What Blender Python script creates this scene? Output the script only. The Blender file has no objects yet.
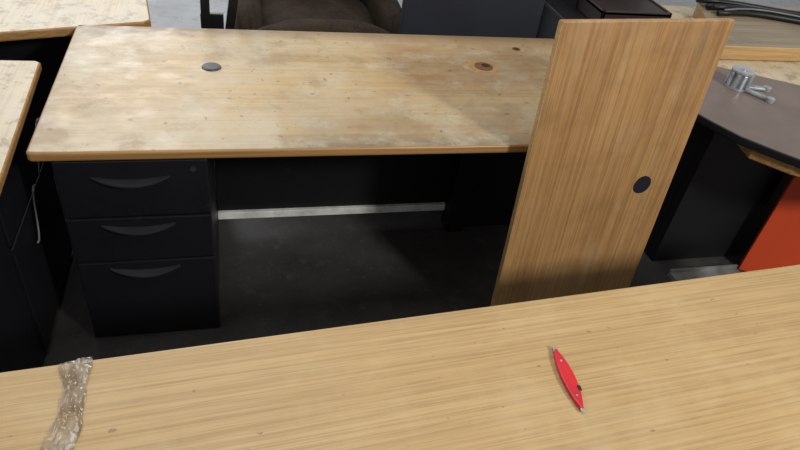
import bpy, bmesh, random
from math import *
from mathutils import Vector, Matrix, noise as mn
random.seed(4)
sc=bpy.context.scene
sc.view_settings.view_transform='Standard'
sc.view_settings.look='None'
sc.view_settings.exposure=0.0

# ---------------------------------------------------------------- helpers
def s2l(c): return tuple(((x/255)/12.92 if x/255<=.04045 else ((x/255+.055)/1.055)**2.4) for x in c)+(1,)
class NT:
    def __init__(s,name,rough=.5,metal=0,spec=.5):
        s.m=bpy.data.materials.new(name); s.m.use_nodes=True
        s.t=s.m.node_tree; s.b=s.t.nodes['Principled BSDF']
        s.b.inputs['Roughness'].default_value=rough; s.b.inputs['Metallic'].default_value=metal
        s.b.inputs['Specular IOR Level'].default_value=spec
        s.co=s.t.nodes.new('ShaderNodeTexCoord').outputs['Object']
    def l(s,a,b): s.t.links.new(a,b)
    def noise(s,scale=(1,1,1),sc_=1,detail=4,rough=.5,loc=(0,0,0),dist=0,rot=(0,0,0)):
        mp=s.t.nodes.new('ShaderNodeMapping'); mp.inputs['Scale'].default_value=scale; mp.inputs['Location'].default_value=loc
        mp.inputs['Rotation'].default_value=rot
        s.l(s.co,mp.inputs['Vector']); n=s.t.nodes.new('ShaderNodeTexNoise'); s.l(mp.outputs[0],n.inputs['Vector'])
        n.inputs['Scale'].default_value=sc_; n.inputs['Detail'].default_value=detail; n.inputs['Roughness'].default_value=rough
        n.inputs['Distortion'].default_value=dist
        return n.outputs['Fac']
    def ramp(s,f,a,b,va=0.,vb=1.):
        r=s.t.nodes.new('ShaderNodeMapRange'); r.inputs['From Min'].default_value=a; r.inputs['From Max'].default_value=b
        r.inputs['To Min'].default_value=va; r.inputs['To Max'].default_value=vb
        if hasattr(f,'links'): s.l(f,r.inputs['Value'])
        return r.outputs['Result']
    def sep(s):
        q=s.t.nodes.new('ShaderNodeSeparateXYZ'); s.l(s.co,q.inputs[0]); return q.outputs
    def math(s,op,a,b=None):
        q=s.t.nodes.new('ShaderNodeMath'); q.operation=op; q.use_clamp=False
        for i,v in enumerate((a,b)):
            if v is None: continue
            if hasattr(v,'links'): s.l(v,q.inputs[i])
            else: q.inputs[i].default_value=v
        return q.outputs[0]
    def mix(s,f,a,b,mode='MIX'):
        q=s.t.nodes.new('ShaderNodeMix'); q.data_type='RGBA'; q.blend_type=mode
        for i,v in ((0,f),(6,a),(7,b)):
            if hasattr(v,'links'): s.l(v,q.inputs[i])
            else: q.inputs[i].default_value=v
        return q.outputs[2]
    def col(s,c): s.l(c,s.b.inputs['Base Color']) if hasattr(c,'links') else setattr(s.b.inputs['Base Color'],'default_value',c)
    def bump(s,h,st=.2,d=.002):
        q=s.t.nodes.new('ShaderNodeBump'); q.inputs['Strength'].default_value=st; q.inputs['Distance'].default_value=d
        s.l(h,q.inputs['Height']); s.l(q.outputs[0],s.b.inputs['Normal'])

def ax(v,axis,a,b):
    return tuple(a if i==axis else b for i in range(3))
def wood(name,base,dark,light,axis=0,rough=.42,flecks=.6,dirt=.25,rot=(0,0,0),grainfreq=110,streak=0.5):
    w=NT(name,rough)
    R=rot
    g0=w.noise(ax(0,axis,.5,grainfreq*.16),1,3,.5,rot=R,loc=(0,5,5))
    g1=w.noise(ax(0,axis,1.6,grainfreq),1,4,.65,rot=R)
    g2=w.noise(ax(0,axis,5,grainfreq*3),1,2,.6,rot=R,loc=(3,1,2))
    c=w.mix(w.ramp(g0,.35,.65,.2,.8),s2l(base),s2l(light))
    c=w.mix(w.math('MULTIPLY',w.ramp(g1,.56,.38),streak),c,s2l(dark))
    c=w.mix(w.math('MULTIPLY',w.ramp(g1,.56,.72),streak*.7),c,s2l(light))
    c=w.mix(w.math('MULTIPLY',w.ramp(g2,.56,.68),flecks),c,s2l(dark))
    d=w.noise((1,1,1),3.1,6,.65,loc=(7,2,0))
    c=w.mix(w.math('MULTIPLY',w.ramp(d,.5,.75),dirt),c,s2l(tuple(x*.62 for x in base)))
    return w,c,g2
def plain(name,c,rough=.5,metal=0,var=.25,scale=6,spec=.5,c2=None):
    w=NT(name,rough,metal,spec)
    n=w.noise((1,1,1),scale,5,.6)
    w.col(w.mix(w.ramp(n,.3,.7),s2l(c),s2l(c2 if c2 else tuple(x*(1-var) for x in c))))
    w.bump(n,.08,.001)
    return w.m

class Part:
    def __init__(s,name,mats):
        s.name=name; s.bm=bmesh.new(); s.mats=mats
    def box(s,x0,x1,y0,y1,z0,z1,mi=0,M=None,bev=.003,seg=2):
        b=bmesh.new(); bmesh.ops.create_cube(b,size=1)
        for v in b.verts: v.co=Vector((x0+(v.co.x+.5)*(x1-x0),y0+(v.co.y+.5)*(y1-y0),z0+(v.co.z+.5)*(z1-z0)))
        if bev: bmesh.ops.bevel(b,geom=list(b.edges),offset=bev,segments=seg,profile=.5,affect='EDGES')
        s.add(b,mi,M)
    def add(s,b,mi=0,M=None,smooth=False):
        if M: bmesh.ops.transform(b,matrix=M,verts=b.verts)
        me=bpy.data.meshes.new('t'); b.to_mesh(me); b.free()
        n=len(s.bm.faces); s.bm.from_mesh(me); bpy.data.meshes.remove(me)
        s.bm.faces.ensure_lookup_table()
        for f in s.bm.faces[n:]: f.material_index=mi; f.smooth=smooth
    def slab(s,pts,z0,z1,mi=0,mi_side=None,bev=.006,seg=3):
        b=bmesh.new(); lo=[b.verts.new((x,y,z0)) for x,y in pts]; hi=[b.verts.new((x,y,z1)) for x,y in pts]
        n=len(pts); b.faces.new(lo[::-1]); top=b.faces.new(hi)
        for i in range(n): b.faces.new((lo[i],lo[(i+1)%n],hi[(i+1)%n],hi[i]))
        bmesh.ops.recalc_face_normals(b,faces=b.faces)
        if bev:
            ed=[e for e in b.edges if abs(e.verts[0].co.z-e.verts[1].co.z)<1e-6]
            bmesh.ops.bevel(b,geom=ed,offset=bev,segments=seg,profile=.5,affect='EDGES')
        me=bpy.data.meshes.new('t'); b.normal_update(); b.to_mesh(me); b.free()
        k=len(s.bm.faces); s.bm.from_mesh(me); bpy.data.meshes.remove(me); s.bm.faces.ensure_lookup_table(); s.bm.normal_update()
        for f in s.bm.faces[k:]:
            f.material_index = mi if (mi_side is None or f.normal.z>.95) else mi_side
    def cyl(s,c,r,h,mi=0,seg=32,r2=None,M=None,smooth=False):
        b=bmesh.new(); bmesh.ops.create_cone(b,cap_ends=True,segments=seg,radius1=r,radius2=r if r2 is None else r2,depth=h)
        T=Matrix.Translation(Vector(c)+Vector((0,0,h/2)))
        s.add(b,mi,(M@T) if M else T,smooth)
    def tube(s,pts,r,mi=0,seg=8):
        P=[Vector(p) for p in pts]; b=bmesh.new(); rings=[]
        for i,p in enumerate(P):
            t=(P[min(i+1,len(P)-1)]-P[max(i-1,0)]).normalized()
            u=t.cross(Vector((0,0,1)));  u=u.normalized() if u.length>.05 else t.cross(Vector((1,0,0))).normalized()
            v=t.cross(u)
            rings.append([b.verts.new(p+r*(cos(2*pi*k/seg)*u+sin(2*pi*k/seg)*v)) for k in range(seg)])
        for i in range(len(rings)-1):
            for k in range(seg): b.faces.new((rings[i][k],rings[i][(k+1)%seg],rings[i+1][(k+1)%seg],rings[i+1][k]))
        b.faces.new(rings[0][::-1]); b.faces.new(rings[-1]); bmesh.ops.recalc_face_normals(b,faces=b.faces)
        s.add(b,mi,None,True)
    def done(s,parent=None,loc=(0,0,0),rot=(0,0,0),scale=1):
        me=bpy.data.meshes.new(s.name); s.bm.to_mesh(me); s.bm.free()
        for m in s.mats: me.materials.append(m)
        o=bpy.data.objects.new(s.name,me); sc.collection.objects.link(o); o.location=loc; o.rotation_euler=rot; o.scale=(scale,)*3
        if parent: o.parent=parent
        return o
def empty(name,loc=(0,0,0),rot=(0,0,0)):
    e=bpy.data.objects.new(name,None); e.empty_display_size=.1; sc.collection.objects.link(e); e.location=loc; e.rotation_euler=rot; return e
def rounded(x0,x1,y0,y1,r,n=6):
    P=[]
    for cx,cy,a in ((x1-r,y0+r,-pi/2),(x1-r,y1-r,0),(x0+r,y1-r,pi/2),(x0+r,y0+r,pi)):
        for i in range(n+1): t=a+i*pi/2/n; P.append((cx+r*cos(t),cy+r*sin(t)))
    return P

# ---------------------------------------------------------------- materials
w,c,g=wood('dusty_oak_top',(184,150,98),(142,108,66),(196,166,114),0,.48,.4,.25,streak=.45)
X,Y,Z=w.sep()
big=w.noise((1,1,1),2.6,7,.66,loc=(1,4,0)); med=w.noise((1,1.6,1),9,6,.7,loc=(5,1,0)); fine=w.noise((1,1,1),60,4,.7)
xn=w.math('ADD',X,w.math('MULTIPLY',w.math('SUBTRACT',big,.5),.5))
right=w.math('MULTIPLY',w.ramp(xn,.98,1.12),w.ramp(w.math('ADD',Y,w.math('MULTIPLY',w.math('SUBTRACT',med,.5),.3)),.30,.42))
c=w.mix(w.math('MULTIPLY',right,.6),c,s2l((146,104,58)))  # board's shadow on the back right, painted into the desk colour
front=w.math('MULTIPLY',w.ramp(w.math('ADD',Y,w.math('MULTIPLY',big,.4)),.60,.30),w.ramp(X,.60,.75))
c=w.mix(w.math('MULTIPLY',front,w.ramp(med,.3,.6,.35,.95)),c,s2l((144,124,96)))
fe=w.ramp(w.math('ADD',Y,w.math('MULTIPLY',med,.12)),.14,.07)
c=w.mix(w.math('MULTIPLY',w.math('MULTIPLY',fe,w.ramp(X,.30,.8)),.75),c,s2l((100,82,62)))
leftm=w.ramp(X,.66,.64,.45,1)
dust=w.math('MULTIPLY',leftm,w.ramp(big,.40,.60,.15,.9))
c=w.mix(w.math('MULTIPLY',dust,.75),c,s2l((188,178,156)))
# hazy scuffs over the whole length
haze=w.math('MULTIPLY',w.ramp(med,.45,.62),w.ramp(fine,.38,.6,.35,1))
c=w.mix(w.math('MULTIPLY',haze,.42),c,s2l((194,185,164)))
br=w.noise((1,1,1),5.5,7,.72,loc=(8,8,3))
c=w.mix(w.ramp(br,.52,.64,0,.55),c,s2l((146,120,82)))
sp=w.noise((1,1,1),38,3,.5,loc=(2,9,0))
c=w.mix(w.ramp(sp,.66,.72,0,.6),c,s2l((110,82,52)))
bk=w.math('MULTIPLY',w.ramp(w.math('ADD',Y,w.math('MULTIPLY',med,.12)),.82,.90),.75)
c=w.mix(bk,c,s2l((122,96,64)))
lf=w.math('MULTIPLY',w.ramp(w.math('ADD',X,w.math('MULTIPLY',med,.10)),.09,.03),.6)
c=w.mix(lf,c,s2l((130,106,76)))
w.l(w.ramp(med,.35,.65,.38,.62),w.b.inputs['Roughness'])
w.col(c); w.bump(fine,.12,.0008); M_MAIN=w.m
w,c,g=wood('oak_edge_band',(156,114,66),(112,78,42),(174,134,82),0,.45,.3,.5); w.col(c); M_EDGE=w.m
w,c,g=wood('oak_edge_band_light',(180,144,92),(150,108,60),(196,162,112),0,.4,.3,.2); w.col(c); M_EDGE2=w.m
w,c,g=wood('oak_front_desk',(178,147,100),(128,98,62),(188,158,111),0,.45,.45,.14,grainfreq=150,streak=.40)
sc1=w.noise((1,1,1),4.5,7,.72,loc=(3,6,1)); c=w.mix(w.ramp(sc1,.5,.68,0,.3),c,s2l((196,176,138)))
ck=w.noise((1,2,1),38,2,.5,loc=(3,3,1)); c=w.mix(w.ramp(ck,.72,.75,0,.5),c,s2l((92,72,50)))
w.l(w.ramp(sc1,.35,.65,.38,.58),w.b.inputs['Roughness'])
w.col(c); M_FRONT=w.m
w,c,g=wood('oak_loose_board',(164,122,74),(112,78,46),(176,136,88),2,.48,.5,.4,grainfreq=125,streak=.48)
dd=w.noise((1,1,.25),9,5,.7); c=w.mix(w.ramp(dd,.52,.72,0,.35),c,s2l((184,160,126)))
d3=w.noise((1,1,1),6,6,.7,loc=(4,4,4)); c=w.mix(w.ramp(d3,.52,.7,0,.35),c,s2l((120,86,52))); w.col(c); M_BOARD=w.m
w,c,g=wood('worn_oak_left',(186,164,128),(144,114,76),(200,182,150),1,.5,.3,.3,streak=.4)
b=w.noise((1,1,1),5,6,.7); c=w.mix(w.ramp(b,.4,.65,.1,.7),c,s2l((192,182,162))); s_=w.noise((1,1,1),16,8,.75); c=w.mix(w.ramp(s_,.52,.60,0,.65),c,s2l((132,112,86))); w.col(c); M_LEFT=w.m
w,c,g=wood('worn_grey_oak',(136,120,98),(100,86,68),(160,146,124),0,.5,.4,.6); w.col(c); M_GREYOAK=w.m
def darkm(name,base,rough):
    w=NT(name,rough,0,.35); n=w.noise((1,1,1),5,6,.65); s=w.noise((1,1,1),70,4,.6,loc=(1,1,1))
    c=w.mix(w.ramp(n,.35,.7),s2l(base),s2l(tuple(x*.75 for x in base)))
    c=w.mix(w.math('MULTIPLY',w.ramp(n,.5,.75),w.ramp(s,.52,.72,0,.55)),c,s2l((54,50,48)))
    w.col(c); w.bump(s,.05,.0005); return w.m
M_DARK=darkm('dark_blue_black_laminate',(23,24,29),.45)
M_DARK2=darkm('dark_panel_laminate',(17,18,22),.5)
M_NAVY=plain('navy_fabric_panel',(26,30,42),.7)
M_HANDLE=plain('handle_plastic',(50,51,56),.35)
M_GROM=plain('grommet_plastic',(28,30,38),.45)
M_HOLE=plain('hole_dark',(52,36,22),.8)
M_BLACK=plain('black_rubber',(14,14,16),.45)
M_GREYTOP=plain('grey_laminate_top',(116,100,93),.42,0,.18,5)
M_STEEL=plain('cast_steel',(196,202,208),.3,.5,.3,30)
M_ORANGE=plain('orange_red_panel',(214,76,36),.5,0,.12,2)
M_ALU=plain('grey_metal_sheet',(150,152,152),.4,.3,.3,12)
M_LIT_FLOOR=plain('lit_floor_strip',(245,245,242),.35,0,.2,14)  # near-white, imitates light on the floor behind the panel
M_BROWN=plain('dark_brown_tray',(46,32,30),.5)
M_RED=plain('red_plastic',(206,36,48),.35,0,.12,40)
M_WHITE=plain('white_cable',(130,132,138),.5)
w=NT('brown_upholstery',.95,0,.2); n=w.noise((1,1,1),120,4,.7); m=w.noise((1,1,1),7,5,.6)
c=w.mix(w.ramp(n,.35,.65),s2l((56,44,35)),s2l((28,22,18))); w.col(w.mix(w.ramp(m,.4,.7,0,.5),c,s2l((70,58,47))))
w.bump(m,.6,.02); M_FABRIC=w.m

w=NT('concrete_floor',.55)
a=w.noise((1,1,1),1.3,7,.6); b=w.noise((1,1,1),14,6,.7,loc=(2,5,1)); s=w.noise((1,1,1),90,3,.6,loc=(9,5,1)); a2=w.noise((1,1,1),4,7,.7,loc=(3,3,1))
X,Y,Z=w.sep()
c=w.mix(w.ramp(a,.35,.65),s2l((162,164,168)),s2l((130,131,134)))
c=w.mix(w.ramp(b,.52,.7,0,.5),c,s2l((92,90,88)))
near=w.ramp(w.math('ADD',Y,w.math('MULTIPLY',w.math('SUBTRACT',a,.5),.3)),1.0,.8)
shade_stain=w.mix(w.ramp(a2,.35,.65),s2l((32,29,27)),s2l((58,54,51)))
shade_stain=w.mix(w.ramp(b,.55,.70,0,.7),shade_stain,s2l((84,78,71)))
c=w.mix(w.math('MULTIPLY',near,.95),c,shade_stain)  # shade under and between the desks painted in, mixed with stained concrete
c=w.mix(w.ramp(s,.66,.71,0,.5),c,s2l((140,130,112)))
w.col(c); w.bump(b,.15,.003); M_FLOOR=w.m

# ---------------------------------------------------------------- floor
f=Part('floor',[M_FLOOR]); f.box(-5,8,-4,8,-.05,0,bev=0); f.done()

# ---------------------------------------------------------------- main desk
D=empty('office_desk')
p=Part('desktop',[M_MAIN,M_EDGE])
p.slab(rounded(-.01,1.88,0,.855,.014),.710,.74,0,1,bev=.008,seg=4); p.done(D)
def pull(p,x0,x1,y,z,mi):
    n=16; b=bmesh.new(); R=[]
    for i in range(n+1):
        t=i/n; s=sin(pi*t)**.8 if 0<t<1 else 0
        x=x0+(x1-x0)*t
        zo=z-.018*s; yo=y-.003-.024*s
        R.append([b.verts.new((x,y+.001,z+.002-.012*s)),b.verts.new((x,yo,zo+.002)),b.verts.new((x,yo,zo-.003)),b.verts.new((x,y+.001,zo-.008))])
    for i in range(n):
        for k in range(4): b.faces.new((R[i][k],R[i+1][k],R[i+1][(k+1)%4],R[i][(k+1)%4]))
    b.faces.new(R[0]); b.faces.new(R[-1][::-1]); bmesh.ops.recalc_face_normals(b,faces=b.faces)
    p.add(b,mi,None,False)
p=Part('drawer_pedestal',[M_DARK,M_HANDLE,M_BLACK])
p.box(.04,.44,.040,.80,.0,.709,2)
for z0,z1 in ((.508,.70),(.338,.502),(.004,.332)):
    p.box(.04,.44,.016,.045,z0,z1,0,bev=.004)
for z in (.648,.478,.308): pull(p,.130,.335,.016,z,1)
p.cyl((0,0,0),.009,.004,1,16,M=Matrix.Translation((.40,.016,.67))@Matrix.Rotation(pi/2,4,'X'))
p.done(D)
p=Part('modesty_panel',[M_DARK2,M_LIT_FLOOR]); p.box(.441,1.42,.55,.568,.105,.709,0); p.box(.441,1.40,.535,.575,.072,.106,1); p.done(D)  # pale bar added below the panel in place of the lit floor strip
p=Part('support_leg',[M_DARK2]); p.box(1.40,1.48,.47,.56,0,.709); p.box(1.48,1.84,.50,.80,0,.709); p.done(D)
def grommet(p,x,y,z,r,mi):
    p.cyl((x,y,z-.001),r,.004,mi,40,r2=r*.93); p.cyl((x,y,z+.003),r*.8,.0012,mi,40)
p=Part('cable_grommet',[M_GROM]); grommet(p,.455,.520,.74,.033,0); p.done(D)
w=NT('stain_ring',.5); n=w.noise((1,1,1),40,5,.6); w.col(w.mix(w.ramp(n,.35,.65),s2l((166,124,74)),s2l((182,156,114)))); M_RING=w.m
M_ORW=plain('exposed_particle_board',(140,88,44),.7,0,.3,60)
p=Part('open_cable_hole',[M_HOLE,M_RING,M_ORW])
b=bmesh.new(); n=48; ctr=b.verts.new((1.44,.56,.7406)); R=[b.verts.new((1.44+.075*cos(a)*(1+.25*mn.noise(Vector((cos(a),sin(a),1)))),.56+.06*sin(a)*(1+.3*mn.noise(Vector((cos(a)*2,sin(a)*2,4)))),.7404)) for a in [2*pi*i/n for i in range(n)]]
for i in range(n): b.faces.new((ctr,R[i],R[(i+1)%n]))
p.add(b,1)
p.cyl((1.45,.56,.7404),.036,.0012,2,40); p.cyl((1.46,.567,.7412),.016,.001,0,40)
p.cyl((1.65,.73,.7396),.018,.001,2,24); p.cyl((1.65,.73,.740),.010,.001,0,24)
p.done(D)

# ---------------------------------------------------------------- loose board standing on end
p=Part('loose_tabletop_board',[M_BOARD,M_EDGE2,M_GROM])
p.box(0,.597,-.011,.011,0,1.155,0,bev=.003)
p.box(-.0015,.002,-.0095,.0095,.004,1.151,1,bev=0)
p.cyl((0,0,0),.033,.004,2,40,M=Matrix.Translation((.470,-.011,.598))@Matrix.Rotation(pi/2,4,'X'))
p.done(None,loc=(1.387,-.114,.002),rot=(radians(-3.8),0,radians(6.0)))

# ---------------------------------------------------------------- foreground desk
th=atan2(.118,1.85)
D=empty('office_desk',(.09,-.72,0),(0,0,th))
p=Part('desktop',[M_FRONT,M_EDGE2]); p.slab(rounded(-.6,2.5,-.80,0,.02),.708,.74,0,1,bev=.006,seg=4); p.done(D)
p=Part('frame',[M_DARK]); p.box(-.55,-.15,-.75,-.04,0,.707); p.box(2.0,2.45,-.75,-.04,0,.707); p.box(-.15,2.0,-.40,-.38,.3,.707); p.done(D)

# ---------------------------------------------------------------- left desk
D=empty('office_desk')
p=Part('desktop',[M_LEFT,M_EDGE]); p.slab([(-.035,-.20),(-.005,-.62),(-.8,-.66),(-.85,.50),(-.5,.555),(-.085,.552),(-.07,.54)],.71,.74,0,1,bev=.008,seg=4); p.done(D)
p=Part('cabinet',[M_DARK,M_BLACK]); p.box(-.75,-.10,-.50,.46,0,.709,0); p.box(-.101,-.088,-.05,.45,.03,.46,0); p.box(-.101,-.090,-.05,.45,.47,.69,0); p.done(D)
p=Part('loose_cable',[M_WHITE]); p.tube([(-.074,.20-.03*i*.5,.50-.02*i+.03*sin(i*.9)) for i in range(8)],.003)
p.tube([(-.074,.42-.02*i,.60+.05*sin(i*.5)-.01*i) for i in range(9)],.0025); p.done(D)
D=empty('office_desk')
p=Part('desktop',[M_LEFT,M_EDGE]); p.slab([(.215,.895),(.235,.92),(.13,1.75),(-1.0,1.55),(-.88,.60),(-.6,.655)],.705,.74,0,1,bev=.008,seg=4); p.done(D)
p=Part('cabinet',[M_DARK]); p.box(-.80,.12,.98,1.5,0,.703); p.done(D)

# ---------------------------------------------------------------- right desk, grey top
D=empty('curved_desk')
p=Part('desktop',[M_GREYTOP,M_BLACK])
cv=[(2.09,.34),(2.11,.22),(2.15,.11),(2.20,.0),(2.27,-.09),(2.35,-.18),(2.46,-.26),(2.62,-.33),(2.9,-.38),(3.4,-.4),(3.5,.0),(2.9,.32),(2.77,.40),(2.5,.56),(2.3,.66),(2.14,.62)]
p.slab(cv,.728,.76,0,1,bev=.006); p.done(D)
p=Part('wood_underlayer',[M_EDGE]); p.slab([(2.24,-.03),(2.33,-.135),(2.5,-.235),(3.3,-.36),(3.3,.25),(2.3,.25)],.69,.727,0,bev=.004); p.done(D)
p=Part('cabinet',[M_DARK2]); p.box(2.28,3.3,.20,.24,0,.689); p.box(2.28,2.31,.24,.5,0,.689); p.box(2.7,3.3,.18,.2,0.3,.6); p.done(D)
D=empty('office_desk')
p=Part('desktop',[M_LEFT,M_EDGE]); p.slab([(2.52,.62),(2.75,.47),(3.1,.30),(3.7,.3),(3.7,1.35),(2.68,1.35),(2.56,.9)],.70,.735,0,1); p.done(D)
p=Part('cabinet',[M_DARK2]); p.box(2.75,3.6,.7,1.3,0,.699); p.done(D)
p=Part('stacked_tabletop',[M_GREYOAK,M_EDGE2]); p.slab([(2.58,.68),(3.7,.66),(3.7,1.2),(2.82,1.22)],.737,.80,0,1,bev=.004); p.done()
p=Part('storage_cabinet',[M_DARK2]); p.box(2.04,2.54,.96,1.34,0,.72); p.box(2.03,2.55,.95,1.35,.72,.74); p.done()
p=Part('metal_drawer_tray',[M_BROWN]); x0,x1,y0,y1=2.16,2.52,.99,1.24
p.box(x0,x1,y0,y0+.015,.741,.82); p.box(x0,x1,y1-.015,y1,.741,.82); p.box(x0,x0+.015,y0,y1,.741,.82); p.box(x1-.015,x1,y0,y1,.741,.82); p.box(x0,x1,y0,y1,.80,.815); p.done()
p=Part('black_cable_bundle',[M_BLACK,M_WHITE])
for k in range(5):
    p.tube([(2.80+.09*i,1.03+.035*k+.04*sin(i*.7+k*.3)-.012*i,.817+.012*(k%2)) for i in range(10)],.013,0)
p.tube([(2.82+.09*i,1.02+.05*sin(i*.7)-.012*i,.838) for i in range(9)],.004,1)
p.done()

# ---------------------------------------------------------------- metal fitting
p=Part('ribbed_metal_fitting',[M_STEEL])
p.cyl((0,0,0),.034,.006,0); p.cyl((0,0,.006),.026,.046,0)
for k in range(10):
    a=k*pi/5; p.box(.022,.036,-.005,.005,.006,.050,0,M=Matrix.Rotation(a,4,'Z'),bev=.002)
p.cyl((0,0,.052),.034,.006,0); p.cyl((0,0,.058),.010,.004,0)
for a,L in ((radians(-14),.10),(radians(-62),.11)):
    p.box(.02,L,-.009,.009,.0,.010,0,M=Matrix.Rotation(a,4,'Z'),bev=.003)
    p.cyl((L*cos(a),L*sin(a),0),.013,.012,0,16)
p.done(None,loc=(2.445,.37,.761),scale=1.25)

# ---------------------------------------------------------------- orange panel, metal sheet
p=Part('orange_panel',[M_ORANGE]); p.box(0,.65,0,.02,0,.60,0,bev=.004); p.done(None,loc=(2.67,.11,.001),rot=(0,0,radians(-28)))
p=Part('metal_sheet',[M_ALU]); p.box(2.30,2.64,-.10,.075,.0,.025,0,bev=.002); p.box(2.30,2.64,.066,.075,.025,.04,0,bev=.001); p.done(None,loc=(0,.03,.001))

# ---------------------------------------------------------------- armchair behind desk
def cushion(p,c,s,mi,e=2.6,M=None):
    b=bmesh.new(); bmesh.ops.create_icosphere(b,subdivisions=5,radius=1)
    for v in b.verts:
        n=v.co; d=(abs(n.x)**e+abs(n.y)**e+abs(n.z)**e)**(1/e); n=n/d
        w=1+.03*sin(n.x*9+n.y*4)*sin(n.z*5+1)
        v.co=Vector((c[0]+n.x*s[0]*w,c[1]+n.y*s[1]*w,c[2]+n.z*s[2]*w))
    p.add(b,mi,M,True)
C=empty('upholstered_armchair')
p=Part('base',[M_FABRIC]); cushion(p,(.95,1.62,.25),(.36,.34,.17),0,6); p.done(C)
p=Part('seat_cushion',[M_FABRIC]); cushion(p,(.93,1.52,.49),(.30,.30,.11),0,3.4); p.done(C)
p=Part('front_roll',[M_FABRIC]); cushion(p,(.95,1.20,.51),(.345,.10,.135),0,2.6); p.done(C)
p=Part('arms',[M_FABRIC])
for x in (.61,1.29): cushion(p,(x,1.58,.47),(.075,.36,.19),0,2.8)
p.done(C)
p=Part('backrest',[M_FABRIC]); cushion(p,(.95,1.92,.70),(.36,.12,.32),0,3); p.done(C)
p=Part('feet',[M_BLACK])
for x in (.70,1.20):
    for y in (1.38,1.84): p.cyl((x,y,0),.03,.10,0,r2=.035)
p.done(C)
p=Part('folding_chair_frame',[M_BLACK])
p.box(0,.035,0,.03,0,.98,0,M=Matrix.Translation((.40,1.04,0))@Matrix.Rotation(radians(1),4,'Y'))
p.box(0,.035,0,.03,0,.98,0,M=Matrix.Translation((.40,1.04,0))@Matrix.Rotation(radians(9),4,'Y'))
p.box(.41,.50,1.045,1.065,.60,.72,0)
p.done()

# ---------------------------------------------------------------- partitions behind
p=Part('partition_panel',[M_NAVY,M_BLACK]); p.box(1.26,1.92,1.10,1.14,.0,1.15,0); p.box(1.26,1.92,1.095,1.145,1.15,1.17,1); p.done()
p=Part('partition_panel',[M_NAVY,M_BLACK]); p.box(1.95,2.65,1.42,1.46,0,1.15,0); p.box(1.95,2.65,1.415,1.465,1.15,1.17,1); p.done(None)

# ---------------------------------------------------------------- tape
w=NT('clear_brown_tape',.14,0,.9)
n=w.noise((1,.5,1),40,4,.6); n2=w.noise((1,.6,1),30,4,.6,loc=(3,3,3))
w.col(w.mix(w.ramp(n,.4,.62),s2l((116,96,74)),s2l((178,166,148)))); w.l(w.ramp(n2,.38,.62,.25,.75),w.b.inputs['Alpha']); M_TAPE=w.m
b=bmesh.new(); rows=[]
N=70; K=18
for i in range(N+1):
    t=i/N; y=-.712-.24*t; cx=.215+.008*sin(t*5)+.006*t; wd=.027-.009*sin(pi*min(1,t*1.5))**2+.0015*sin(t*22)
    row=[]
    for k in range(K+1):
        u=k/K-.5
        xx=cx+2*u*wd
        h=abs(mn.noise(Vector((xx*130,y*20,0))))*.007+abs(mn.noise(Vector((xx*60+y*60,y*40,5))))*.004
        row.append(b.verts.new((xx,y+.012*u,.7408+h)))
    rows.append(row)
for i in range(len(rows)-1):
    for k in range(K): b.faces.new((rows[i][k],rows[i+1][k],rows[i+1][k+1],rows[i][k+1]))
bmesh.ops.recalc_face_normals(b,faces=b.faces)
p=Part('packing_tape_strip',[M_TAPE]); p.add(b,0,None,True); o=p.done()

# ---------------------------------------------------------------- red knife
p=Part('red_pocket_knife',[M_RED,M_STEEL,M_BLACK])
L=.145; out=[]
for i in range(25):
    t=i/24; out.append((t*L-L/2, .0155*(max(.1,sin(pi*t))**.6)))
pts=[(x,-y*.85) for x,y in out]+[(x,y) for x,y in out[::-1]]
p.slab(pts,0,.010,0,bev=.002,seg=2)
p.box(L*.5-.008,L*.5+.006,-.003,.003,.002,.008,1,bev=.001)
p.box(-L*.5-.007,-L*.5+.006,-.004,.004,.002,.009,1,bev=.001)
p.box(.022,.034,.009,.0155,.007,.0115,2,bev=.001)
p.cyl((-.040,0,.010),.0025,.0008,1,12); p.cyl((.045,0,.010),.0025,.0008,1,12)
p.done(None,loc=(1.137,-.876,.7405),rot=(0,0,radians(-93)))

# ---------------------------------------------------------------- lights
wd=bpy.data.worlds.new('world'); sc.world=wd; wd.use_nodes=True
wd.node_tree.nodes['Background'].inputs[0].default_value=(.95,.97,.96,1); wd.node_tree.nodes['Background'].inputs[1].default_value=.45
def area(name,loc,tgt,size,e,col=(1,1,1),sy=None):
    l=bpy.data.lights.new(name,'AREA'); l.energy=e; l.size=size; l.color=col
    if sy: l.shape='RECTANGLE'; l.size_y=sy
    o=bpy.data.objects.new(name,l); sc.collection.objects.link(o); o.location=loc
    o.rotation_euler=(Vector(tgt)-Vector(loc)).to_track_quat('-Z','Y').to_euler(); return o
area('ceiling_light',(3.2,-3.5,3.3),(1.4,.2,.5),.45,150,(1,.97,.91))
area('window_light',(-1.0,5.5,3.2),(.6,.5,.5),3.0,170,(.96,.98,1))
area('ceiling_light.001',(.5,.5,4.2),(.5,.5,0),2.0,45,(1,1,.98))

# ---------------------------------------------------------------- camera
f,cx,cy,cz,ya,pi_,ro=638.07,.5114,-1.563,1.7267,.3204,.663,.1542
F=Vector((sin(ya)*cos(pi_),cos(ya)*cos(pi_),-sin(pi_))); Rt=Vector((cos(ya),-sin(ya),0)); U=Rt.cross(F)
r=cos(ro)*Rt+sin(ro)*U; u=-sin(ro)*Rt+cos(ro)*U
cam=bpy.data.cameras.new('camera'); co=bpy.data.objects.new('camera',cam); sc.collection.objects.link(co)
M=Matrix((( r.x,u.x,-F.x,cx),(r.y,u.y,-F.y,cy),(r.z,u.z,-F.z,cz),(0,0,0,1)))
co.matrix_world=M; cam.sensor_width=36; cam.lens=f*36/800; cam.clip_start=.01
sc.camera=co
